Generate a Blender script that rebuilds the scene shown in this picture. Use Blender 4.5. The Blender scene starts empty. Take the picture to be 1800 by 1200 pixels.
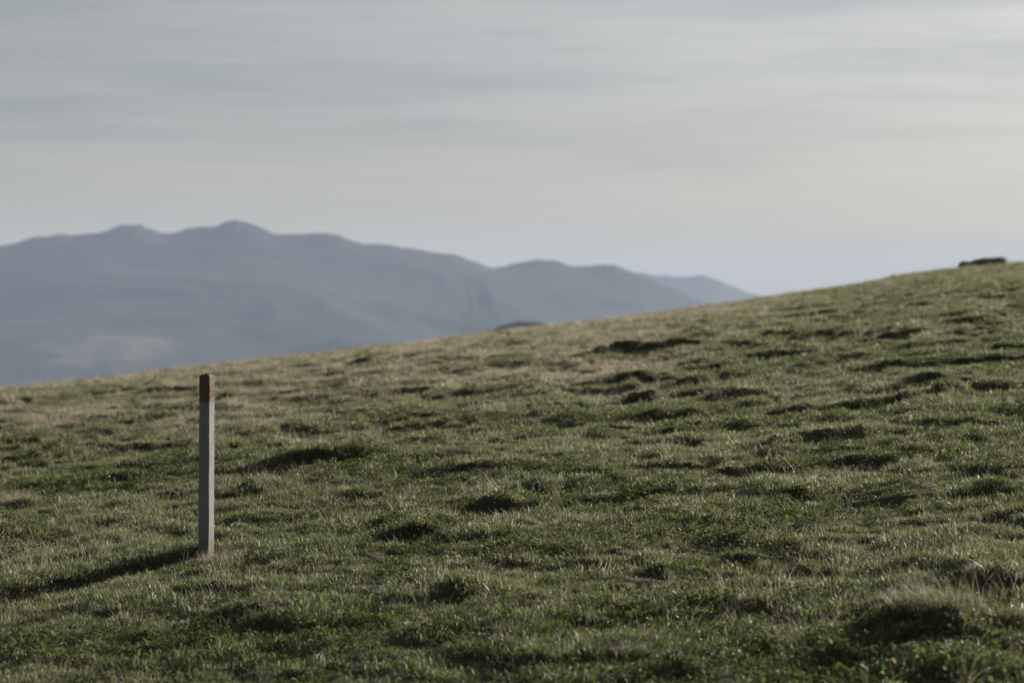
import bpy, math, random
import numpy as np
R = math.radians
C = bpy.context.scene.collection

# ------------------------------------------------------------------ camera
F = 4250.0            # focal length in pixels of an 1800 px wide picture
HOR = 520.0           # row of the true horizon
cam = bpy.data.cameras.new('camera')
cam.sensor_width = 36.0
cam.lens = 36.0 * F / 1800.0
cam.clip_start, cam.clip_end = 0.1, 90000.0
cam.dof.use_dof = True
cam.dof.focus_distance = 13.2
cam.dof.aperture_fstop = 2.8
cam_o = bpy.data.objects.new('camera', cam)
C.objects.link(cam_o)
cam_o.location = (0, 0, 0)
cam_o.rotation_euler = (R(90) - math.atan((600 - HOR) / F), 0, 0)
bpy.context.scene.camera = cam_o

# ------------------------------------------------------------------ sun and sky
SUN_AZ = 40.0         # degrees clockwise from the view direction (+Y)
SUN_EL = 16.0
sd = (math.sin(R(SUN_AZ)) * math.cos(R(SUN_EL)), math.cos(R(SUN_AZ)) * math.cos(R(SUN_EL)), math.sin(R(SUN_EL)))
sun = bpy.data.lights.new('sun', 'SUN')
sun.energy = 5.0
sun.angle = R(0.6)
sun.color = (1.0, 0.91, 0.80)
sun_o = bpy.data.objects.new('sun', sun)
C.objects.link(sun_o)
sun_o.rotation_euler = (R(90 - SUN_EL), 0, R(180 - SUN_AZ))
EXPOSURE = 1.1
vs = bpy.context.scene.view_settings
vs.view_transform = 'Standard'
vs.look = 'None'
vs.exposure = EXPOSURE
vs.gamma = 1.0
vs.use_curve_mapping = False
sc = bpy.context.scene
sc.cycles.volume_bounces = 2
sc.cycles.max_bounces = 6
sc.cycles.transparent_max_bounces = 8


class NT:
    def __init__(s, nt):
        s.nt = nt
        nt.nodes.clear()

    def n(s, kind, ins=None, **props):
        nd = s.nt.nodes.new(kind)
        for k, v in props.items():
            setattr(nd, k, v)
        for k, v in (ins or {}).items():
            if isinstance(v, bpy.types.NodeSocket):
                s.nt.links.new(v, nd.inputs[k])
            else:
                nd.inputs[k].default_value = v
        return nd

    def math(s, op, a, b=0.0, c=0.0, clamp=False):
        return s.n('ShaderNodeMath', {0: a, 1: b, 2: c}, operation=op, use_clamp=clamp).outputs[0]

    def mix(s, f, a, b):
        return s.n('ShaderNodeMix', {'Factor': f, 'A': a, 'B': b}, data_type='RGBA')

    def mixc(s, f, a, b, mode='MIX'):
        nd = s.nt.nodes.new('ShaderNodeMix')
        nd.data_type = 'RGBA'
        nd.blend_type = mode
        for i, v in ((0, f), (6, a), (7, b)):
            if isinstance(v, bpy.types.NodeSocket):
                s.nt.links.new(v, nd.inputs[i])
            else:
                nd.inputs[i].default_value = v if i == 0 else (tuple(v) + (1,) if len(v) == 3 else v)
        return nd.outputs[2]

    def ramp(s, f, stops):
        nd = s.n('ShaderNodeValToRGB', {0: f})
        el = nd.color_ramp.elements
        while len(el) > 1:
            el.remove(el[-1])
        for i, (p, c) in enumerate(stops):
            e = el[0] if i == 0 else el.new(p)
            e.position = p
            e.color = (c, c, c, 1) if isinstance(c, (int, float)) else tuple(c) + (1,)
        return nd.outputs[0]

    def noise(s, vec, scale, detail=4, rough=.5, **kw):
        ins = {'Scale': scale, 'Detail': detail, 'Roughness': rough}
        if vec is not None:
            ins['Vector'] = vec
        ins.update(kw)
        return s.n('ShaderNodeTexNoise', ins).outputs[0]


world = bpy.data.worlds.new("World")
sc.world = world
world.use_nodes = True
w = NT(world.node_tree)
sky = w.n('ShaderNodeTexSky', sky_type='NISHITA', sun_disc=False, sun_elevation=R(SUN_EL), sun_rotation=R(SUN_AZ),
          air_density=1.0, dust_density=2.0, ozone_density=1.0)
tc = w.n('ShaderNodeTexCoord').outputs['Generated']
dt = w.n('ShaderNodeVectorMath', {0: tc, 1: sd}, operation='DOT_PRODUCT').outputs['Value']
glow = w.math('POWER', w.math('MAXIMUM', dt, 0.0), 3.5)
# layered veil of cloud, seen nearly edge on: stretched sideways
mp = w.n('ShaderNodeMapping', {'Vector': tc, 'Rotation': (0, R(-2.5), 0), 'Scale': (2.3, 2.3, 30.0), 'Location': (1.7, 0, 0.9)}).outputs[0]
n1 = w.noise(mp, 2.1, 5, .55, Distortion=.35)
mp2 = w.n('ShaderNodeMapping', {'Vector': tc, 'Rotation': (0, R(4), 0), 'Scale': (3.0, 3.0, 62.0), 'Location': (.2, 0, 3.1)}).outputs[0]
n2 = w.noise(mp2, 2.6, 5, .6, Distortion=.3)
sep = w.n('ShaderNodeSeparateXYZ', {0: tc}).outputs
streak = w.ramp(n1, [(.40, 0.0), (.50, .6), (.60, 1.0)])
streak2 = w.ramp(n2, [(.34, 0.0), (.62, 1.0)])
mp3 = w.n('ShaderNodeMapping', {'Vector': tc, 'Rotation': (0, R(-6), 0), 'Scale': (5.0, 5.0, 60.0), 'Location': (4.2, 0, 1.3)}).outputs[0]
n3 = w.noise(mp3, 3.4, 6, .68, Distortion=.8)
patch = w.ramp(w.noise(w.n('ShaderNodeMapping', {'Vector': tc, 'Scale': (1.6, 1.6, 9.0), 'Location': (.3, 0, 5.2)}).outputs[0], 3.0, 3, .5), [(.40, 0.0), (.60, 1.0)])
fibre = w.math('MULTIPLY', w.math('SUBTRACT', n3, .5), w.math('MULTIPLY', patch, 1.6))
cover = w.math('ADD', fibre, w.math('ADD', w.math('MULTIPLY', streak, .62), w.math('MULTIPLY', streak2, .38)), clamp=False)
cloud_dark = (.135, .168, .205)
cloud_lit = (.225, .235, .240)
cc = w.mixc(cover, cloud_dark, cloud_lit)
gl = w.n('ShaderNodeVectorMath', {0: (.515, .515, .51), 'Scale': w.math('MULTIPLY', glow, w.math('ADD', .80, w.math('MULTIPLY', cover, .24)))}, operation='SCALE').outputs[0]
cc2 = w.n('ShaderNodeVectorMath', {0: cc, 1: gl}, operation='ADD').outputs[0]
low = w.ramp(sep[2], [(0.0, 1.0), (.03, .75), (.085, 0.0)])
cc2 = w.mixc(w.math('MULTIPLY', low, .82), cc2, (.485, .445, .365))
bg1 = w.n('ShaderNodeBackground', {'Color': sky.outputs[0], 'Strength': 0.045})
away = w.n('ShaderNodeMapRange', {'Value': dt, 'From Min': -.5, 'From Max': .42, 'To Min': .30, 'To Max': .525}).outputs[0]
bg2 = w.n('ShaderNodeBackground', {'Color': cc2, 'Strength': away})
ms = w.n('ShaderNodeMixShader', {0: .86, 1: bg1.outputs[0], 2: bg2.outputs[0]})
w.n('ShaderNodeOutputWorld', {'Surface': ms.outputs[0]})


# ------------------------------------------------------------------ numpy noise
def _hash(ix, iy, seed):
    h = (ix.astype(np.int64) * 374761393 + iy.astype(np.int64) * 668265263 + seed * 1442695041) & 0xffffffff
    h = ((h ^ (h >> 13)) * 1274126177) & 0xffffffff
    h = (h ^ (h >> 16)) & 0xffffffff
    return h / 4294967295.0


def vnoise(x, y, seed=0):
    x = np.asarray(x, float); y = np.asarray(y, float)
    ix = np.floor(x); iy = np.floor(y)
    fx = x - ix; fy = y - iy
    fx = fx * fx * fx * (fx * (fx * 6 - 15) + 10); fy = fy * fy * fy * (fy * (fy * 6 - 15) + 10)
    a = _hash(ix, iy, seed); b = _hash(ix + 1, iy, seed)
    c = _hash(ix, iy + 1, seed); d = _hash(ix + 1, iy + 1, seed)
    return (a * (1 - fx) + b * fx) * (1 - fy) + (c * (1 - fx) + d * fx) * fy


def fbm(x, y, octv=4, seed=0, gain=.5):
    s = 0; a = 1; t = 0
    for i in range(octv):
        ca, sa = math.cos(i * .7 + .4), math.sin(i * .7 + .4)
        s = s + a * vnoise((x * ca - y * sa) * 2 ** i + 17.3 * i, (x * sa + y * ca) * 2 ** i - 9.1 * i, seed + i)
        t += a; a *= gain
    return s / t


def sst(a, b, x):
    t = np.clip((x - a) / (b - a), 0, 1)
    return t * t * (3 - 2 * t)


# ------------------------------------------------------------------ shape of the hillside
SKY_PX = np.array([-900, -400, 0, 200, 360, 700, 900, 1100, 1300, 1400, 1500, 1600, 1700, 1800, 2100, 2600, 3200])
SKY_ROW = np.array([760, 722, 681, 660, 641, 603, 577, 556, 527, 512, 497, 479, 466.5, 459, 436, 405, 390])
_g = np.linspace(-900, 3200, 600)
_r = np.interp(_g, SKY_PX, SKY_ROW)
_kw = np.hanning(25); _kw /= _kw.sum()
_rs = np.convolve(np.pad(_r, 12, mode='edge'), _kw, mode='valid')
SL_U = (_g - 900) / F
SL_S = (HOR - _rs) / F


def hill_par(u):
    s = np.interp(u, SL_U, SL_S)
    t = sst(-.25, .25, u)
    Dr = 44 + 22 * t
    N = 1.22 + .18 * sst(-.1, .25, u)
    k = N / (Dr - 10) ** 2
    return s, Dr, k


def base_z(x, y):
    ye = np.where(y > 7, y, 7 * np.exp(np.clip((y - 7) / 7, -3, 0)) * .5 + 3.5)
    ye = np.maximum(ye, 3.5)
    u = x / np.maximum(ye, 6.0)
    s, Dr, k = hill_par(u)
    t = y - Dr
    near = s * ye - k * (Dr - np.maximum(ye, 4)) ** 2
    tp = np.maximum(t, 0)
    far = s * Dr + s * np.minimum(tp, 60) - .3 * tp ** 2 / (tp + 60)
    z = np.where(t < 0, near, far)
    z = z + .0 * x
    return np.maximum(z, -600 + 0 * z) if np.ndim(z) else max(float(z), -600)


# shaded faces of the hummocks, as picked out in the photograph: column, row of the foot, width, height (pixels)
MOUNDS = [
    (560, 822, 230, 34), (735, 775, 120, 15), (495, 786, 60, 14), (640, 640, 60, 11), (870, 892, 115, 26),
    (725, 940, 120, 22), (1120, 620, 230, 24), (955, 695, 72, 20), (1115, 666, 90, 13), (1185, 730, 130, 16),
    (1140, 694, 80, 10), (1065, 752, 110, 13), (1215, 780, 80, 12), (1480, 776, 230, 30), (1490, 718, 240, 24),
    (1640, 672, 62, 16), (1662, 695, 82, 18), (1340, 830, 160, 16), (1530, 812, 130, 18), (1765, 830, 110, 13),
    (1760, 872, 110, 18), (1745, 586, 110, 11), (1740, 543, 170, 10), (1065, 998, 122, 22), (1300, 968, 80, 24),
    (1648, 1124, 172, 54), (1640, 1035, 90, 26), (1780, 1040, 90, 40), (340, 1040, 120, 16), (430, 1085, 90, 24),
    (430, 876, 90, 14), (200, 842, 120, 12), (40, 808, 70, 16), (75, 772, 44, 10), (445, 762, 60, 11),
    (1215, 1180, 70, 24), (845, 825, 120, 12), (745, 742, 110, 11), (915, 920, 70, 12), (1392, 870, 56, 12),
    (1240, 918, 60, 12), (180, 1080, 110, 18), (1500, 1160, 90, 22),
    (110, 690, 60, 7), (300, 690, 70, 7), (390, 700, 60, 8), (1010, 640, 50, 8), (1300, 690, 70, 8),
    (1560, 640, 80, 8), (1690, 610, 90, 9), (240, 735, 60, 8), (600, 700, 60, 9), (880, 655, 60, 8),
    (960, 860, 60, 10), (1110, 850, 60, 10), (620, 870, 80, 12), (560, 965, 90, 12),
    (1460, 990, 70, 14),
]


def hit(px, row):
    """where the line of sight through that pixel meets the hillside"""
    u = (px - 900) / F
    ys = np.linspace(5, 70, 4000)
    s, Dr, k = hill_par(np.full_like(ys, u))
    rows = HOR - base_z(ys * u, ys) / ys * F
    ok = ys < Dr[0]
    i = np.argmin(np.abs(rows[ok] - row))
    y = ys[ok][i]
    return u * y, y


MND = []
_rg = random.Random(5)
for px, row, wd, hg in MOUNDS:
    x, y = hit(px, row)
    wm = wd / F * y
    hm = min(max(hg / F * y * .88, .03), .17)
    hm *= .62 + .38 * float(sst(11.5, 15, y)) if wd < 170 else 1.0
    MND.append((x, y, wm * .5, hm, _rg.uniform(-.25, .15)))


BANK = hit(375, 967) + hit(-30, 1056)


def relief(x, y):
    z = np.zeros_like(x)
    fade = sst(200, 90, y) * sst(-30, 0, y) if False else np.clip((140 - y) / 60, 0, 1)
    # broad swells, hummocks, small tufts
    z += (fbm(x / 3.1, y / 3.1, 3, 3) - .5) * .11 * sst(5, 16, y)
    hm = fbm(x / .50 + 4, y / .62, 3, 11)
    terr = sst(.53, .62, hm) * (.5 + fbm(x / 2, y / 2, 2, 14))
    amp = .024 + .036 * sst(12, 26, y)
    z += terr * amp
    z += (fbm(x / .21, y / .25, 3, 23) - .5) * .045 + (fbm(x / .10, y / .13, 2, 29) - .5) * .030
    z *= fade * (1 - .55 * sst(34, 44, y))
    wob = (fbm(x / .16, y / .16, 2, 41) - .5)
    # a low bank runs from the post's foot down to the left
    ax, ay, bx, by = BANK
    L_ = math.hypot(bx - ax, by - ay)
    tx, ty = (bx - ax) / L_, (by - ay) / L_
    al = (x - ax) * tx + (y - ay) * ty
    ds = (x - ax) * ty - (y - ay) * tx
    ds = ds * (1 if ty * 1 < 0 else 1)
    ds = -ds if ((0 - ax) * ty - (20 - ay) * tx) < 0 else ds
    ds = ds + wob * .03 + .05 * np.sin(al * 2.1)
    calm = np.exp(-((ds + .02) / .30) ** 2) * sst(-.35, .05, al) * sst(L_ + .8, L_, al)
    z *= 1 - .85 * calm
    z += .062 * sst(-.02, .045, ds) * np.exp(-(np.maximum(ds - .12, 0) / .8) ** 2) * sst(-.30, .05, al) * sst(L_ + .6, L_ - .1, al) * fade
    for mx, my, wx, h, sk in MND:
        m = (np.abs(x - mx) < wx * 3) & (np.abs(y - my) < 2.6)
        if not m.any():
            continue
        dx = x[m] - mx
        dy = y[m] - my - sk * dx + wob[m] * .22 + .05 * np.sin(dx * 7 / max(wx, .1) ** .5)
        lx = np.exp(-np.abs(dx / wx) ** 3.0)
        edge = sst(-.03, .08 + h * .9, dy)               # steep foot towards the camera
        tail = np.exp(-(np.maximum(dy - .1, 0) / (.35 + 2.2 * h)) ** 2)
        z[m] += h * lx * edge * tail * (1 + .5 * wob[m])
        # worn hollow in front of the foot
        z[m] -= .25 * h * lx * np.exp(-((dy + .10) / .12) ** 2)
    return z


def ground_z(x, y):
    x = np.atleast_1d(np.asarray(x, float)); y = np.atleast_1d(np.asarray(y, float))
    return base_z(x, y) + relief(x, y)


# lower the crest by the height that the relief and the grass add to it
def _crest_fit():
    global SL_S
    uu = np.linspace(-.215, .215, 60)
    yy = np.linspace(25, 75, 700)
    for it in range(2):
        ex = []
        for u_ in uu:
            zz = ground_z(u_ * yy, yy) + .055
            ex.append((zz / yy).max() - np.interp(u_, SL_U, (HOR - _rs) / F))
        ex = np.array(ex)
        kk = np.hanning(11); kk /= kk.sum()
        ex = np.convolve(np.pad(ex, 5, mode='edge'), kk, mode='valid')
        SL_S = SL_S - np.interp(SL_U, uu, ex)


_crest_fit()


def hit_true(px, row):
    u = (px - 900) / F
    ys = np.linspace(6, 40, 4000)
    rows = HOR - ground_z(ys * u, ys) / ys * F
    i = np.argmax(rows < row)
    return u * ys[i], ys[i]


# ------------------------------------------------------------------ helpers
def tag(o, label=None, cat=None, group=None, kind=None):
    if label: o['label'] = label
    if cat: o['category'] = cat
    if group: o['group'] = group
    if kind: o['kind'] = kind
    return o


def mesh_np(name, V, Fc, mat=None, smooth=True, parent=None, attrs=None, link=True):
    """V (n,3); Fc: list of index arrays with shape (m,3) or (m,4)"""
    me = bpy.data.meshes.new(name)
    me.vertices.add(len(V))
    me.vertices.foreach_set('co', np.asarray(V, np.float32).ravel())
    loops = []; starts = []; pos = 0
    for f in Fc:
        f = np.asarray(f)
        loops.append(f.ravel())
        starts.append(pos + np.arange(len(f)) * f.shape[1])
        pos += f.size
    me.loops.add(pos)
    me.polygons.add(sum(len(s) for s in starts))
    me.loops.foreach_set('vertex_index', np.concatenate(loops).astype(np.int32))
    me.polygons.foreach_set('loop_start', np.concatenate(starts).astype(np.int32))
    me.update(calc_edges=True)
    me.polygons.foreach_set('use_smooth', np.full(len(me.polygons), smooth))
    for nm, arr in (attrs or {}).items():
        a = me.attributes.new(nm, 'FLOAT', 'POINT')
        a.data.foreach_set('value', np.asarray(arr, np.float32))
    if mat: me.materials.append(mat)
    o = bpy.data.objects.new(name, me)
    if link: C.objects.link(o)
    if parent: o.parent = parent
    return o


def grid_faces(nr, nc):
    i = np.arange((nr - 1) * (nc - 1))
    r, c = i // (nc - 1), i % (nc - 1)
    a = r * nc + c
    return np.stack([a, a + 1, a + nc + 1, a + nc], 1)


def material(name):
    m = bpy.data.materials.new(name)
    m.use_nodes = True
    return m, NT(m.node_tree)


# ------------------------------------------------------------------ materials
def soil_mat():
    m, t = material('turf_soil')
    pos = t.n('ShaderNodeNewGeometry').outputs['Position']
    a = t.noise(pos, 1.3, 5, .6)
    b = t.noise(pos, 18, 4, .6)
    col = t.mixc(t.ramp(a, [(.35, 0.), (.65, 1.)]), (.040, .036, .018), (.085, .066, .042))
    col = t.mixc(t.math('MULTIPLY', b, .6), col, (.022, .020, .013))
    # beyond the hill the valley is dim woodland and fields
    cd = t.n('ShaderNodeSeparateXYZ', {0: pos}).outputs[1]
    v = t.noise(pos, .0012, 6, .6)
    val = t.mixc(t.ramp(v, [(.42, 0.), (.6, 1.)]), (.030, .045, .022), (.13, .12, .07))
    far = t.ramp(t.math('DIVIDE', cd, 1000.0), [(.12, 0.), (.3, 1.)])
    col = t.mixc(far, col, val)
    bp = t.n('ShaderNodeBump', {'Height': b, 'Strength': .6, 'Distance': .02}).outputs[0]
    p = t.n('ShaderNodeBsdfPrincipled', {'Base Color': col, 'Roughness': .95, 'Normal': bp, 'Specular IOR Level': .1})
    t.n('ShaderNodeOutputMaterial', {'Surface': p.outputs[0]})
    return m


def blade_mat(name, ca, cb, dry, dryness, trans=.42, rough=.50, spec=.26):
    """leaf colour varies per blade, per tuft and over the hillside"""
    m, t = material(name)
    rnd = t.n('ShaderNodeAttribute', attribute_name='blade', attribute_type='GEOMETRY').outputs['Fac']
    tip = t.n('ShaderNodeAttribute', attribute_name='along', attribute_type='GEOMETRY').outputs['Fac']
    oi = t.n('ShaderNodeObjectInfo').outputs['Random']
    pos = t.n('ShaderNodeNewGeometry').outputs['Position']
    big = t.noise(pos, .55, 4, .6)
    col = t.mixc(rnd, ca, cb)
    col = t.mixc(t.math('MULTIPLY', t.ramp(big, [(.42, 0.), (.62, 1.)]), .35), col, [c * .6 + d * .4 for c, d in zip(cb, dry)])
    isdry = t.math('LESS_THAN', t.math('FRACT', t.math('ADD', t.math('MULTIPLY', rnd, 7.31), t.math('MULTIPLY', oi, .37))), dryness)
    drc = t.mixc(t.math('FRACT', t.math('MULTIPLY', rnd, 23.7)), [c * .62 for c in dry], dry)
    col = t.mixc(isdry, col, drc)
    col = t.mixc(t.math('MULTIPLY', t.math('POWER', tip, 4.0), .12), col, dry)
    hv = t.n('ShaderNodeHueSaturation', {'Hue': .5, 'Saturation': .95, 'Value': t.math('ADD', .72, t.math('MULTIPLY', oi, .56)), 'Color': col}).outputs[0]
    p = t.n('ShaderNodeBsdfPrincipled', {'Base Color': hv, 'Roughness': rough, 'Specular IOR Level': spec})
    tcol = t.mixc(.5, hv, [1.0, 1.0, .78], 'MULTIPLY')
    tr = t.n('ShaderNodeBsdfTranslucent', {'Color': tcol})
    mx = t.n('ShaderNodeMixShader', {0: trans, 1: p.outputs[0], 2: tr.outputs[0]})
    t.n('ShaderNodeOutputMaterial', {'Surface': mx.outputs[0]})
    return m


M_SOIL = soil_mat()
STRAW = (.47, .41, .335)
M_GREEN = blade_mat('grass_green', (.056, .084, .024), (.136, .176, .056), STRAW, .05)
M_OLIVE = blade_mat('grass_olive', (.078, .100, .042), (.160, .172, .084), STRAW, .20)
M_STRAW = blade_mat('grass_straw', (.27, .232, .185), (.44, .38, .315), STRAW, .55, trans=.35)
M_LEAF = blade_mat('leaf_green', (.055, .088, .022), (.11, .14, .04), (.25, .2, .12), .05, trans=.4, rough=.62, spec=.14)

# ------------------------------------------------------------------ the ground sheet
rows = np.concatenate([np.linspace(-40, 6.8, 40), 7 * (85 / 7) ** np.linspace(0, 1, 1050),
                       85 * (29000 / 85) ** np.linspace(.004, 1, 130)])
ucol = np.concatenate([-np.geomspace(.9, .245, 40)[:-1], np.linspace(-.24, .24, 760), np.geomspace(.245, .9, 40)[1:]])
YY, UU = np.meshgrid(rows, ucol, indexing='ij')
YE = np.maximum(YY, 7 + 0 * YY)
YE = np.where(YY < 7, 7 + (7 - YY) * .35, YY)
XX = UU * YE
ZZ = (base_z(XX.ravel(), YY.ravel()) + relief(XX.ravel(), YY.ravel())).reshape(XX.shape)
ground = mesh_np('ground', np.stack([XX, YY, ZZ], -1).reshape(-1, 3), [grid_faces(len(rows), len(ucol))], M_SOIL)
tag(ground, kind='structure')

# ------------------------------------------------------------------ tuft shapes
rng = np.random.default_rng(7)


def blades(n, rad, hmin, hmax, wmin, wmax, bend, seg=3, lean=(0, 0), flat=0.0, rg=rng):
    """n curved tapering blades in a disc; returns verts, quads, tris, blade random, position along the blade"""
    r = rad * np.sqrt(rg.random(n)); th = rg.random(n) * 2 * np.pi
    bx, by = r * np.cos(th), r * np.sin(th)
    h = hmin + (hmax - hmin) * rg.random(n) ** 1.4
    wd = wmin + (wmax - wmin) * rg.random(n)
    az = th + rg.normal(0, 1.1, n)
    bd = bend * (0.25 + rg.random(n) * 1.1)
    face = rg.random(n) * np.pi
    V = np.zeros((n, 2 * seg + 1, 3)); A = np.zeros((n, 2 * seg + 1))
    for j in range(seg + 1):
        t = j / seg
        ang = bd * t
        out = h * (1 - np.cos(ang)) / np.maximum(bd, .05) + h * t * flat * .4
        up = h * np.sin(ang) / np.maximum(bd, .05) * (1 - .35 * flat)
        cx = bx + np.cos(az) * out + lean[0] * h * t * t
        cy = by + np.sin(az) * out + lean[1] * h * t * t
        hw = wd * .5 * (1 - t) ** .55 if j < seg else wd * 0
        if j < seg:
            V[:, 2 * j] = np.stack([cx - np.cos(face) * hw, cy - np.sin(face) * hw, up - .012 * (j == 0)], 1)
            V[:, 2 * j + 1] = np.stack([cx + np.cos(face) * hw, cy + np.sin(face) * hw, up - .012 * (j == 0)], 1)
            A[:, 2 * j:2 * j + 2] = t
        else:
            V[:, 2 * seg] = np.stack([cx, cy, up], 1); A[:, 2 * seg] = 1
    nb = 2 * seg + 1
    off = (np.arange(n) * nb)[:, None]
    q = [off + np.array([2 * j, 2 * j + 1, 2 * j + 3, 2 * j + 2]) for j in range(seg - 1)]
    q = np.concatenate(q) if q else np.zeros((0, 4), int)
    tr = off + np.array([2 * seg - 2, 2 * seg - 1, 2 * seg])
    rnd = np.repeat(rg.random(n), nb)
    return V.reshape(-1, 3), q, tr, rnd, A.ravel()


def weed(n, rad, h0, h1, size, rg=rng):
    """low broad-leaved weeds: small cupped oval leaves on short stalks"""
    Vs, T, Q, Rn, Al = [], [], [], [], []
    k = 0
    for i in range(n):
        r = rad * math.sqrt(rg.random()); th = rg.random() * 6.283
        c = np.array([r * math.cos(th), r * math.sin(th), h0 + (h1 - h0) * rg.random()])
        L = size * (.6 + .8 * rg.random()); W = L * (.34 + .25 * rg.random())
        az = rg.random() * 6.283; pit = rg.normal(.35, .45); roll = rg.normal(0, .4)
        f = np.array([math.cos(az) * math.cos(pit), math.sin(az) * math.cos(pit), math.sin(pit)])
        s = np.array([-math.sin(az), math.cos(az), math.sin(roll)]); s /= np.linalg.norm(s)
        up = np.cross(f, s)
        pts = [c - f * L * .5, c - f * L * .12 + s * W * .5 + up * W * .18, c + f * L * .25 + s * W * .42 + up * W * .18,
               c + f * L * .5 - up * L * .12, c + f * L * .25 - s * W * .42 + up * W * .18, c - f * L * .12 - s * W * .5 + up * W * .18,
               c + f * L * .07]
        root = np.array([c[0] * .7, c[1] * .7, -.01])
        st = np.array([.0012, 0, 0])
        pts += [root - st, root + st, pts[0]]
        Vs += pts
        for a, b in ((0, 1), (1, 2), (2, 3), (3, 4), (4, 5), (5, 0)):
            T.append((k + a, k + b, k + 6))
        T.append((k + 7, k + 8, k + 9))
        Rn += [rg.random()] * 10
        Al += [0.1] * 10
        k += 10
    return np.array(Vs), np.zeros((0, 4), int), np.array(T), np.array(Rn), np.array(Al)


def merge(parts):
    V, Q, T, Rn, Al, off = [], [], [], [], [], 0
    for v, q, t, r, a in parts:
        V.append(v); Q.append(q + off); T.append(t + off); Rn.append(r); Al.append(a); off += len(v)
    return np.concatenate(V), np.concatenate(Q), np.concatenate(T), np.concatenate(Rn), np.concatenate(Al)


def proto(name, data, mat, coll=None, parent=None):
    V, Q, T, Rn, Al = data
    Fc = [f for f in (Q, T) if len(f)]
    o = mesh_np(name, V, Fc, mat, True, parent, {'blade': Rn, 'along': Al}, link=coll is None)
    if coll is not None: coll.objects.link(o)
    return o


kit = bpy.data.collections.new('grass_kit')     # shapes scattered by the grass object; never linked to the scene
P = []
for i in range(5):      # 0-4 short green turf
    P.append((merge([blades(44, .075, .014, .040, .0020, .0040, 2.0), blades(26, .085, .010, .038, .0020, .0042, 2.8, flat=.9)]), M_GREEN))
for i in range(3):      # 5-7 olive, half dried turf
    P.append((merge([blades(36, .08, .016, .044, .0018, .0036, 2.1), blades(30, .09, .012, .044, .0017, .0034, 3.0, flat=1.)]), M_OLIVE))
for i in range(3):      # 8-10 dry straw
    P.append((merge([blades(22, .07, .018, .062, .0015, .0028, 1.7, lean=(-.15, 0)), blades(30, .10, .015, .05, .0015, .0030, 3.0, flat=1.)]), M_STRAW))
for i in range(3):      # 11-13 broad leaved weeds
    P.append((weed(18, .07, .008, .036, .022), M_LEAF))
for i in range(2):      # 14-15 a few tall bleached stalks
    P.append((blades(7, .06, .10, .19, .0012, .002, .9, seg=5, lean=(-.35, -.05)), M_STRAW))
for i, (d, m) in enumerate(P):
    proto('kit_%02d' % i, d, m, coll=kit)

# ------------------------------------------------------------------ scatter
rs = np.random.default_rng(21)


def sample(y0, y1, rho, umax=.235, power=2.0, yref=15.0):
    """points on the hillside, thinning with distance"""
    ys = np.linspace(y0, y1, 600)
    dens = rho * np.minimum(1, (yref / ys) ** power) * 2 * umax * ys
    cdf = np.cumsum(dens) * (ys[1] - ys[0])
    n = int(cdf[-1])
    y = np.interp(rs.random(n) * cdf[-1], cdf, ys)
    x = (rs.random(n) * 2 - 1) * umax * y
    return x, y


x, y = sample(7.6, 74, 430, power=1.45)
u = x / y
n_a = fbm(x / 1.1, y / 1.4, 4, 71)
n_b = fbm(x / .35, y / .4, 3, 81)
n_c = fbm(x / .8 + 9, y / .8, 3, 91)
dry_zone = 1.0 * sst(15.5, 28, y) * (1 - .75 * sst(.03, .17, u))
dryn = np.clip(dry_zone + (n_a - .5) * 1.5 + (n_b - .5) * .9 - .20, 0, 1)
r = rs.random(len(x))
idx = np.where(r < .75 * sst(.45, .95, dryn), rs.integers(8, 11, len(x)),
               np.where(r < .25 + .6 * dryn, rs.integers(5, 8, len(x)), rs.integers(0, 5, len(x))))
weedy = sst(.50, .62, n_c) * (1 - sst(14, 24, y) * .6) + .35 * sst(11.6, 10.2, y)
isw = rs.random(len(x)) < weedy * .38
idx = np.where(isw, rs.integers(11, 14, len(x)), idx)
tall = rs.random(len(x)) < (.006 + .07 * sst(.54, .68, n_a) + .02 * dry_zone)
idx = np.where(tall, rs.integers(14, 16, len(x)), idx)
scl = (.75 + .5 * rs.random(len(x))) * (1 + .5 * sst(14, 45, y)) * (.45 + 1.15 * n_b)
scl = np.where(tall, scl * .85, scl)
z = ground_z(x, y)
# lean of the tufts follows the ground, with some disorder
e = .04
gx = (ground_z(x + e, y) - z) / e
gy = (ground_z(x, y + e) - z) / e
gx = np.clip(gx, -1.0, 1.0); gy = np.clip(gy, -1.0, 1.0)
rot = np.stack([np.arctan(gy) * .75 + rs.normal(0, .12, len(x)), -np.arctan(gx) * .75 + rs.normal(0, .12, len(x)), np.zeros(len(x))], 1)
spin = rs.random(len(x)) * 6.283
# keep the post's own footprint clear
POST_X, POST_Y = hit_true(361, 977)
bare = (fbm(x / .33 + 31, y / .33, 3, 133) > .70) & (rs.random(len(x)) < .75)
keep = (np.hypot(x - POST_X, y - POST_Y) > .055) & ~bare
x, y, z, rot, idx, scl, spin = [a[keep] for a in (x, y, z, rot, idx, scl, spin)]
pts = mesh_np('grass', np.stack([x, y, z - .004], 1), [], None) if False else None
me = bpy.data.meshes.new('grass')
me.vertices.add(len(x))
me.vertices.foreach_set('co', np.stack([x, y, z - .004], 1).astype(np.float32).ravel())
a = me.attributes.new('rot', 'FLOAT_VECTOR', 'POINT'); a.data.foreach_set('vector', rot.astype(np.float32).ravel())
a = me.attributes.new('spin', 'FLOAT', 'POINT'); a.data.foreach_set('value', spin.astype(np.float32))
a = me.attributes.new('scl', 'FLOAT', 'POINT'); a.data.foreach_set('value', scl.astype(np.float32))
a = me.attributes.new('pick', 'INT', 'POINT'); a.data.foreach_set('value', idx.astype(np.int32))
grass = bpy.data.objects.new('grass', me)
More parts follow.
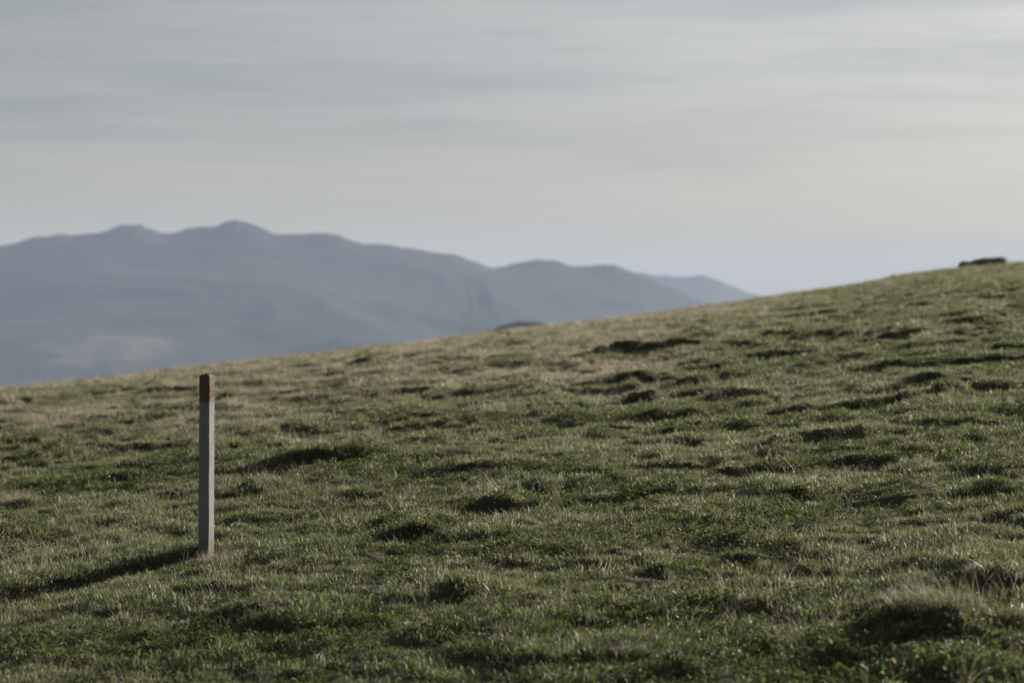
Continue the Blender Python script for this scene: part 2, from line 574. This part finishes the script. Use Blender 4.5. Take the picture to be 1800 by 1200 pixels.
C.objects.link(grass)
tag(grass, 'short green and straw coloured pasture grass covering the hillside', 'grass', kind='stuff')
ng = bpy.data.node_groups.new('grass_scatter', 'GeometryNodeTree')
ng.interface.new_socket('Geometry', in_out='INPUT', socket_type='NodeSocketGeometry')
ng.interface.new_socket('Geometry', in_out='OUTPUT', socket_type='NodeSocketGeometry')
gi = ng.nodes.new('NodeGroupInput'); go = ng.nodes.new('NodeGroupOutput')
ci = ng.nodes.new('GeometryNodeCollectionInfo')
ci.inputs['Collection'].default_value = kit
ci.inputs['Separate Children'].default_value = True
ci.inputs['Reset Children'].default_value = True
iop = ng.nodes.new('GeometryNodeInstanceOnPoints')


def named(nm, dtp):
    nd = ng.nodes.new('GeometryNodeInputNamedAttribute'); nd.data_type = dtp
    nd.inputs['Name'].default_value = nm
    return nd.outputs['Attribute']


L = ng.links.new
L(gi.outputs[0], iop.inputs['Points'])
L(ci.outputs[0], iop.inputs['Instance'])
iop.inputs['Pick Instance'].default_value = True
L(named('pick', 'INT'), iop.inputs['Instance Index'])
L(named('rot', 'FLOAT_VECTOR'), iop.inputs['Rotation'])
L(named('scl', 'FLOAT'), iop.inputs['Scale'])
ri = ng.nodes.new('GeometryNodeRotateInstances')
cx = ng.nodes.new('ShaderNodeCombineXYZ')
L(named('spin', 'FLOAT'), cx.inputs[2])
L(iop.outputs[0], ri.inputs['Instances'])
L(cx.outputs[0], ri.inputs['Rotation'])
ri.inputs['Local Space'].default_value = True
L(ri.outputs[0], go.inputs[0])
md = grass.modifiers.new('scatter', 'NODES'); md.node_group = ng
print('tufts', len(x))

# ------------------------------------------------------------------ single tussocks one can point at
tg = np.random.default_rng(99)


def tussock(name, px, row, dy, rad, h, n, mat, lean, label, extra=0, green=True):
    x, y = hit(px, row); y += dy; x = (px - 900) / F * y
    z = float(ground_z(x, y)[0])
    def seat(d):
        V = d[0].copy()
        B = V.reshape(-1, 9, 3)
        root = B[:, :2].mean(1)
        dz = ground_z(root[:, 0] + x, root[:, 1] + y) - z
        B[:, :, 2] += dz[:, None]
        return (B.reshape(-1, 3),) + d[1:]
    d = merge([seat(blades(n, rad, h * .35, h, .0016, .0032, 1.5, seg=4, lean=lean, rg=tg)),
               seat(blades(extra, rad * .9, h * .9, h * 1.75, .0012, .0020, .7, seg=4, lean=lean, rg=tg))])
    e = proto(name, d, mat)
    e.location = (x, y, z)
    tag(e, label, 'tussock')
    return e


tussock('grass_tussock', 1650, 1124, .27, .20, .12, 1200, M_OLIVE, (-.3, -.1), 'rounded grass tussock with long bleached stalks above the dark hollow at bottom right', 120)
tussock('grass_tussock', 765, 925, .10, .13, .09, 420, M_STRAW, (-.15, 0), 'wispy straw tussock right of the dark hollow in the middle of the foreground', 30)
tussock('grass_tussock', 388, 986, -.01, .12, .085, 480, M_STRAW, (.05, 0), 'small dry tussock growing against the right foot of the wooden post', 14)
tussock('grass_tussock', 1500, 722, .25, .62, .10, 900, M_STRAW, (-.2, 0), 'long bank of pale grass on the upper of two dark ledges at right', 60)
tussock('grass_tussock', 580, 790, .35, .48, .12, 800, M_STRAW, (-.2, 0), 'pale upright dry tussock on the long dark ledge right of the post', 60)
tussock('grass_tussock', 25, 900, .1, .16, .11, 400, M_STRAW, (-.1, 0), 'dry straw tussock at the left edge level with the middle of the post', 24)

# ------------------------------------------------------------------ the wooden marker post
def wood_mats():
    out = []
    for nm in ('weathered_white_wood', 'faded_red_paint'):
        m, t = material(nm)
        ob = t.n('ShaderNodeTexCoord').outputs['Object']
        gmap = t.n('ShaderNodeMapping', {'Vector': ob, 'Scale': (60, 60, 5)}).outputs[0]
        grain = t.noise(gmap, 3.0, 6, .65)
        fine = t.noise(t.n('ShaderNodeMapping', {'Vector': ob, 'Scale': (220, 220, 60)}).outputs[0], 1.6, 4, .7)
        blotch = t.noise(ob, 9.0, 4, .6)
        zc = t.n('ShaderNodeSeparateXYZ', {0: ob}).outputs[2]
        if nm.startswith('weathered'):
            col = t.mixc(t.ramp(grain, [(.3, 0.), (.7, 1.)]), (.20, .205, .20), (.31, .31, .30))
            col = t.mixc(t.math('MULTIPLY', t.ramp(fine, [(.30, 1.), (.44, 0.)]), .6), col, (.16, .14, .12))
            col = t.mixc(t.math('MULTIPLY', t.ramp(blotch, [(.55, 0.), (.72, 1.)]), .5), col, (.30, .24, .19))
            crack = t.noise(t.n('ShaderNodeMapping', {'Vector': ob, 'Scale': (90, 90, 3.2)}).outputs[0], 2.2, 3, .5)
            col = t.mixc(t.math('MULTIPLY', t.ramp(crack, [(.62, 0.), (.68, 1.)]), .35), col, (.07, .06, .05))
            edge_ = t.math('ADD', zc, t.math('MULTIPLY', t.math('SUBTRACT', fine, .5), .10))
            rub = t.ramp(t.math('SUBTRACT', edge_, POST_PAINT - .5), [(.475, 0.), (.5, 1.)])
            col = t.mixc(t.math('MULTIPLY', rub, .6), col, (.13, .06, .04))
            damp = t.ramp(t.math('ADD', zc, t.math('MULTIPLY', blotch, .16)), [(.10, 1.), (.26, 0.)])
            col = t.mixc(t.math('MULTIPLY', damp, .6), col, (.12, .10, .07))
        else:
            col = t.mixc(t.ramp(grain, [(.3, 0.), (.7, 1.)]), (.062, .028, .022), (.125, .062, .044))
            worn = t.ramp(t.math('ADD', t.math('MULTIPLY', fine, .5), t.math('MULTIPLY', blotch, .5)), [(.42, 0.), (.60, 1.)])
            col = t.mixc(t.math('MULTIPLY', worn, .7), col, (.22, .165, .125))
        bp = t.n('ShaderNodeBump', {'Height': t.math('ADD', grain, fine), 'Strength': .35, 'Distance': .002}).outputs[0]
        p = t.n('ShaderNodeBsdfPrincipled', {'Base Color': col, 'Roughness': .82, 'Normal': bp, 'Specular IOR Level': .2})
        t.n('ShaderNodeOutputMaterial', {'Surface': p.outputs[0]})
        out.append(m)
    return out



PZ = float(ground_z(POST_X, POST_Y)[0])
PH = 318.0 / F * POST_Y          # visible height
POST_PAINT = PH + .02 - 47 * POST_Y / F
M_WOOD, M_RED = wood_mats()
PXS = POST_Y / F                        # metres per pixel at the post
post = bpy.data.objects.new('marker_post', None)
C.objects.link(post)
post.location = (POST_X, POST_Y, PZ - .02)
post.rotation_euler = (0, R(.55), R(-21.5))
tag(post, 'square weathered wooden marker post with faded red top standing in the grass', 'post')


def prism(levels, ch, name, mat, wob=.0008, cap=True, seed=3):
    """square section with chamfered arrises, levels = (z, half width, half depth)"""
    rg2 = np.random.default_rng(seed)
    V = []; Fq = []
    per = 8
    for (zz, hx, hy) in levels:
        c = min(ch, hx * .5)
        ring = [(-hx + c, -hy), (hx - c, -hy), (hx, -hy + c), (hx, hy - c), (hx - c, hy), (-hx + c, hy), (-hx, hy - c), (-hx, -hy + c)]
        for (a_, b_) in ring:
            V.append((a_ + rg2.normal(0, wob), b_ + rg2.normal(0, wob), zz))
    n = len(levels)
    for i in range(n - 1):
        for j in range(per):
            Fq.append((i * per + j, i * per + (j + 1) % per, (i + 1) * per + (j + 1) % per, (i + 1) * per + j))
    me = bpy.data.meshes.new(name)
    fs = [tuple(f) for f in Fq]
    if cap:
        fs.append(tuple(range((n - 1) * per, n * per)))
        fs.append(tuple(reversed(range(per))))
    me.from_pydata(V, [], fs)
    me.materials.append(mat)
    o = bpy.data.objects.new(name, me); C.objects.link(o); o.parent = post
    return o


HW0, HW1 = .0330, .0312
zr = PH + .02 - 47 * PXS                # paint line
zt = PH + .02
hw = lambda zz: HW0 + (HW1 - HW0) * zz / zt
lv = [(zz, hw(zz), hw(zz)) for zz in np.linspace(-.25, zr + .02, 26)]
prism(lv, .0035, 'shaft', M_WOOD, wob=.0007)
lv = [(zr, hw(zr) + .0006, hw(zr) + .0006)] + [(zz, hw(zz) + .0006, hw(zz) + .0006) for zz in np.linspace(zr + .01, zt - .026, 8)]
lv += [(zt - .015, .0312, .0312), (zt - .009, .0285, .029), (zt - .005, .0235, .025), (zt - .0035, .014, .016)]
top = prism(lv, .004, 'painted_top', M_RED, wob=.0009, seed=8)
for i_, dz_ in enumerate((.006, -.004, -.001, .005, .002, -.005, .003, -.002)):   # the paint ends in an uneven line
    top.data.vertices[i_].co.z += dz_
# split slivers of wood standing on the end grain
def sliver(cx, cy, w_, d_, h_, seed):
    rg2 = np.random.default_rng(seed)
    V = []; Fs = []
    b = [(-w_, -d_), (w_, -d_), (w_, d_), (-w_, d_)]
    tp = [(x_ * rg2.uniform(.2, .7), y_ * rg2.uniform(.2, .7)) for x_, y_ in b]
    for x_, y_ in b: V.append((cx + x_, cy + y_, zt - .016))
    for x_, y_ in b: V.append((cx + x_ * .85, cy + y_ * .85, zt - .008 + h_ * .5))
    for x_, y_ in tp: V.append((cx + x_, cy + y_, zt - .006 + h_ * rg2.uniform(.8, 1.1)))
    for l in (0, 4):
        for j in range(4): Fs.append((l + j, l + (j + 1) % 4, l + 4 + (j + 1) % 4, l + 4 + j))
    Fs += [(8, 9, 10, 11), (3, 2, 1, 0)]
    me = bpy.data.meshes.new('splinter'); me.from_pydata(V, [], Fs); me.materials.append(M_RED)
    o = bpy.data.objects.new('splinter', me); C.objects.link(o); o.parent = top


sliver(.010, -.020, .008, .005, .011, 1)
sliver(-.018, -.022, .0022, .002, .012, 2)
sliver(-.002, -.014, .010, .006, .006, 3)
# nail hole / knot on the lit face
m, t = material('rusty_nail')
p = t.n('ShaderNodeBsdfPrincipled', {'Base Color': t.mixc(t.noise(None, 300, 3), (.035, .015, .012), (.018, .012, .010)), 'Roughness': .7, 'Metallic': .3})
t.n('ShaderNodeOutputMaterial', {'Surface': p.outputs[0]})
import bmesh
bm = bmesh.new()
bmesh.ops.create_cone(bm, cap_ends=True, segments=14, radius1=.0058, radius2=.0046, depth=.003)
bmesh.ops.bevel(bm, geom=[e_ for e_ in bm.edges if e_.calc_length() > .001 and abs(e_.verts[0].co.z - e_.verts[1].co.z) < 1e-5 and e_.verts[0].co.z > 0], offset=.0006, segments=1, affect='EDGES')
for v in bm.verts:
    v.co = (hw(zt) + .0022 + v.co.z, v.co.x, v.co.y)
me = bpy.data.meshes.new('nail'); bm.to_mesh(me); bm.free(); me.materials.append(m)
nail = bpy.data.objects.new('nail', me); C.objects.link(nail); nail.parent = post
nail.location = (0, .006, zt - 21 * PXS)

# ------------------------------------------------------------------ rocks on the skyline
m_rock, t = material('dark_rock')
ob = t.n('ShaderNodeTexCoord').outputs['Object']
nn = t.noise(ob, 5, 6, .65)
lich = t.ramp(t.noise(ob, 14, 3, .6), [(.6, 0.), (.7, 1.)])
col = t.mixc(t.ramp(nn, [(.35, 0.), (.65, 1.)]), (.030, .032, .030), (.085, .080, .070))
col = t.mixc(t.math('MULTIPLY', lich, .4), col, (.14, .14, .09))
p = t.n('ShaderNodeBsdfPrincipled', {'Base Color': col, 'Roughness': .9, 'Specular IOR Level': .2,
                                      'Normal': t.n('ShaderNodeBump', {'Height': nn, 'Strength': .8, 'Distance': .03}).outputs[0]})
t.n('ShaderNodeOutputMaterial', {'Surface': p.outputs[0]})


def rock(px, wd_px, ht_px, row_foot, seed, yy):
    bm = bmesh.new()
    bmesh.ops.create_icosphere(bm, subdivisions=4, radius=1)
    W = wd_px / F * yy * .5; H = ht_px / F * yy
    co = np.array([v.co[:] for v in bm.verts])
    nz = fbm(co[:, 0] * 1.7 + seed, co[:, 1] * 1.7 + co[:, 2] * 1.3 + seed * 3, 4, seed)
    nz2 = fbm(co[:, 2] * 3.0 + seed, co[:, 0] * 3.0 - co[:, 1], 3, seed + 5)
    for v, a_, b_ in zip(bm.verts, nz, nz2):
        c = v.co * (.62 + .62 * a_ + .26 * b_)
        zz = c.z if c.z < .62 else .62 + (c.z - .62) * .35
        v.co = (c.x * W, c.y * W * .7, zz * H / .68)
    me = bpy.data.meshes.new('rock'); bm.to_mesh(me); bm.free()
    me.polygons.foreach_set('use_smooth', [True] * len(me.polygons)); me.materials.append(m_rock)
    o = bpy.data.objects.new('rock', me); C.objects.link(o)
    xx = (px - 900) / F * yy
    o.location = (xx, yy, (HOR - row_foot) / F * yy)
    o.rotation_euler = (0, R(-8), seed * .4)
    return o


_, DR17, _ = hill_par(np.array([.19])); DR17 = float(DR17[0])
tag(rock(1737, 64, 10, 464.5, 17, DR17 - .6), 'larger dark flat topped rock breaking the skyline at right', 'rock')
tag(rock(1715, 56, 8, 470, 23, DR17 - .5), 'smaller low dark rock at the left foot of the skyline rock', 'rock')

# ------------------------------------------------------------------ mountains
def mountain_mat(name, ca, cb, sc_=.0011):
    m, t = material(name)
    pos = t.n('ShaderNodeNewGeometry').outputs['Position']
    a = t.noise(pos, sc_, 7, .62)
    b = t.noise(pos, sc_ * 6, 4, .6)
    f = t.ramp(t.math('ADD', t.math('MULTIPLY', a, .7), t.math('MULTIPLY', b, .3)), [(.42, 0.), (.60, 1.)])
    col = t.mixc(f, ca, cb)
    # pale fields and bare scree low on the slope
    sp_ = t.n('ShaderNodeSeparateXYZ', {0: pos}).outputs
    ex = t.math('DIVIDE', t.math('ADD', sp_[0], 1800), 330)
    ez = t.math('DIVIDE', t.math('ADD', sp_[2], 245), 75)
    rr_ = t.math('ADD', t.math('ADD', t.math('MULTIPLY', ex, ex), t.math('MULTIPLY', ez, ez)), t.math('MULTIPLY', t.math('SUBTRACT', b, .5), 3.0))
    col = t.mixc(t.ramp(rr_, [(.2, .85), (1.0, 0.)]), col, (.15, .135, .11))
    p = t.n('ShaderNodeBsdfPrincipled', {'Base Color': col, 'Roughness': 1.0, 'Specular IOR Level': .05})
    t.n('ShaderNodeOutputMaterial', {'Surface': p.outputs[0]})
    return m


M_MTN = mountain_mat('mountain_woodland', (.016, .022, .026), (.027, .031, .032))


def smooth_crest(pxs, rws, n=900, k=9):
    g = np.linspace(min(pxs), max(pxs), n)
    r_ = np.interp(g, pxs, rws)
    kk = np.hanning(k); kk /= kk.sum()
    return g, np.convolve(np.pad(r_, k // 2, mode='edge'), kk, mode='valid')


def range_mesh(name, pxs, rws, D, depth_f, depth_b, floor, seed, spur=.045, nx=1100, k=5):
    g, rr = smooth_crest(pxs, rws, 1400, k)
    xs = np.linspace((min(pxs) - 900) / F * D, (max(pxs) - 900) / F * D, nx)
    ys = np.concatenate([np.linspace(-depth_f, 0, 200), np.linspace(0, depth_b, 60)[1:]])
    X, Y = np.meshgrid(xs, ys, indexing='xy')
    wander = (fbm(X / 1500, X * 0 + seed, 3, seed) - .5) * 500      # the crest wanders in depth
    crest = (HOR - np.interp(900 + F * X / (D + wander), g, rr)) / F * (D + wander) + (fbm(X / 190, X * 0 + seed, 5, seed + 6, .62) - .5) * 46
    tt = np.where(Y < 0, -Y / depth_f, Y / depth_b)
    row0 = crest[0]
    ks = np.hanning(161); ks /= ks.sum()
    soft = np.convolve(np.pad(row0, 80, mode='edge'), ks, mode='valid')[None, :] + 0 * X
    wq = sst(0, .09, tt)
    amp = (crest * (1 - wq) + soft * wq) - floor
    prof = (1 - tt) ** 1.2
    wx = (fbm(X / 1900 + seed, Y / 1900, 3, seed + 1) - .5) * 2200
    wy = (fbm(X / 1900 - seed, Y / 1900, 3, seed + 2) - .5) * 1600
    rid = 1 - np.abs(fbm((X + wx) / 1150, (Y + wy) / 2100, 4, seed + 3) * 2 - 1) * 2.4
    fine_ = fbm((X + wx) / 330, (Y + wy) / 420, 4, seed + 8) - .5
    env = sst(.0, .25, tt) * (1 - tt) ** .5
    Z = floor + amp * prof + (rid * spur - spur * .6 + fine_ * .05) * 750 * env
    Z = np.minimum(Z, floor + amp * (1 - tt * .3))
    Z = np.where(tt > .98, floor - 30, Z)
    o = mesh_np(name, np.stack([X, Y + D + wander, Z], -1).reshape(-1, 3), [grid_faces(len(ys), nx)], M_MTN)
    tag(o, kind='structure')
    return o


range_mesh('mountain_range',
           [-1500, -900, -500, -200, -60, 0, 40, 110, 160, 190, 214, 228, 242, 285, 320, 345, 375, 395, 415, 440, 490, 530, 570, 595, 640, 680, 740, 800, 840, 868, 920, 950, 975, 1005, 1035, 1065, 1090, 1140, 1200, 1260, 1330, 1420, 1560, 1800],
           [560, 500, 470, 450, 440, 434, 421, 412, 412, 406, 397, 399, 396, 408, 405, 401, 399, 391, 388, 392, 411, 414, 410, 412, 428, 427, 438, 450, 463, 474, 461, 457, 460, 469, 469, 465, 470, 490, 515, 545, 575, 600, 625, 650],
           13500, 4800, 2500, -600, 12)
range_mesh('far_mountain', [900, 1000, 1080, 1130, 1180, 1215, 1235, 1260, 1300, 1340, 1400, 1500, 1700],
           [520, 500, 486, 481, 485, 487, 486, 493, 507, 521, 540, 575, 640], 21000, 4000, 2500, -600, 31)
range_mesh('foothill', [330, 420, 480, 540, 600, 660, 720, 800, 900, 1000, 1200],
           [700, 650, 622, 606, 598, 598, 606, 618, 640, 660, 690], 10500, 1800, 1500, -602, 47, k=21)
range_mesh('knoll', [780, 830, 866, 880, 895, 910, 928, 945, 975, 1030, 1100],
           [633, 597, 574, 567, 562.5, 561.5, 563, 566, 574, 593, 634], 3800, 900, 800, -600, 55, spur=.1, nx=260)

# ------------------------------------------------------------------ the haze
HZ = 3.9e-5
bm = bmesh.new()
bmesh.ops.create_cube(bm, size=1)
x0, x1, y0, y1, z0, z1 = -26300, 26300, -60, 29100, -660, 460
for v in bm.verts:
    v.co = (x0 if v.co.x < 0 else x1, y0 if v.co.y < 0 else y1, z0 if v.co.z < 0 else z1)
me = bpy.data.meshes.new('haze'); bm.to_mesh(me); bm.free()
haze = bpy.data.objects.new('haze', me); C.objects.link(haze)
m, t = material('haze')
pv = t.n('ShaderNodeVolumePrincipled', {'Color': (.49, .605, .79, 1), 'Density': HZ, 'Anisotropy': .0})
t.n('ShaderNodeOutputMaterial', {'Volume': pv.outputs[0]})
me.materials.append(m)
tag(haze, kind='stuff')
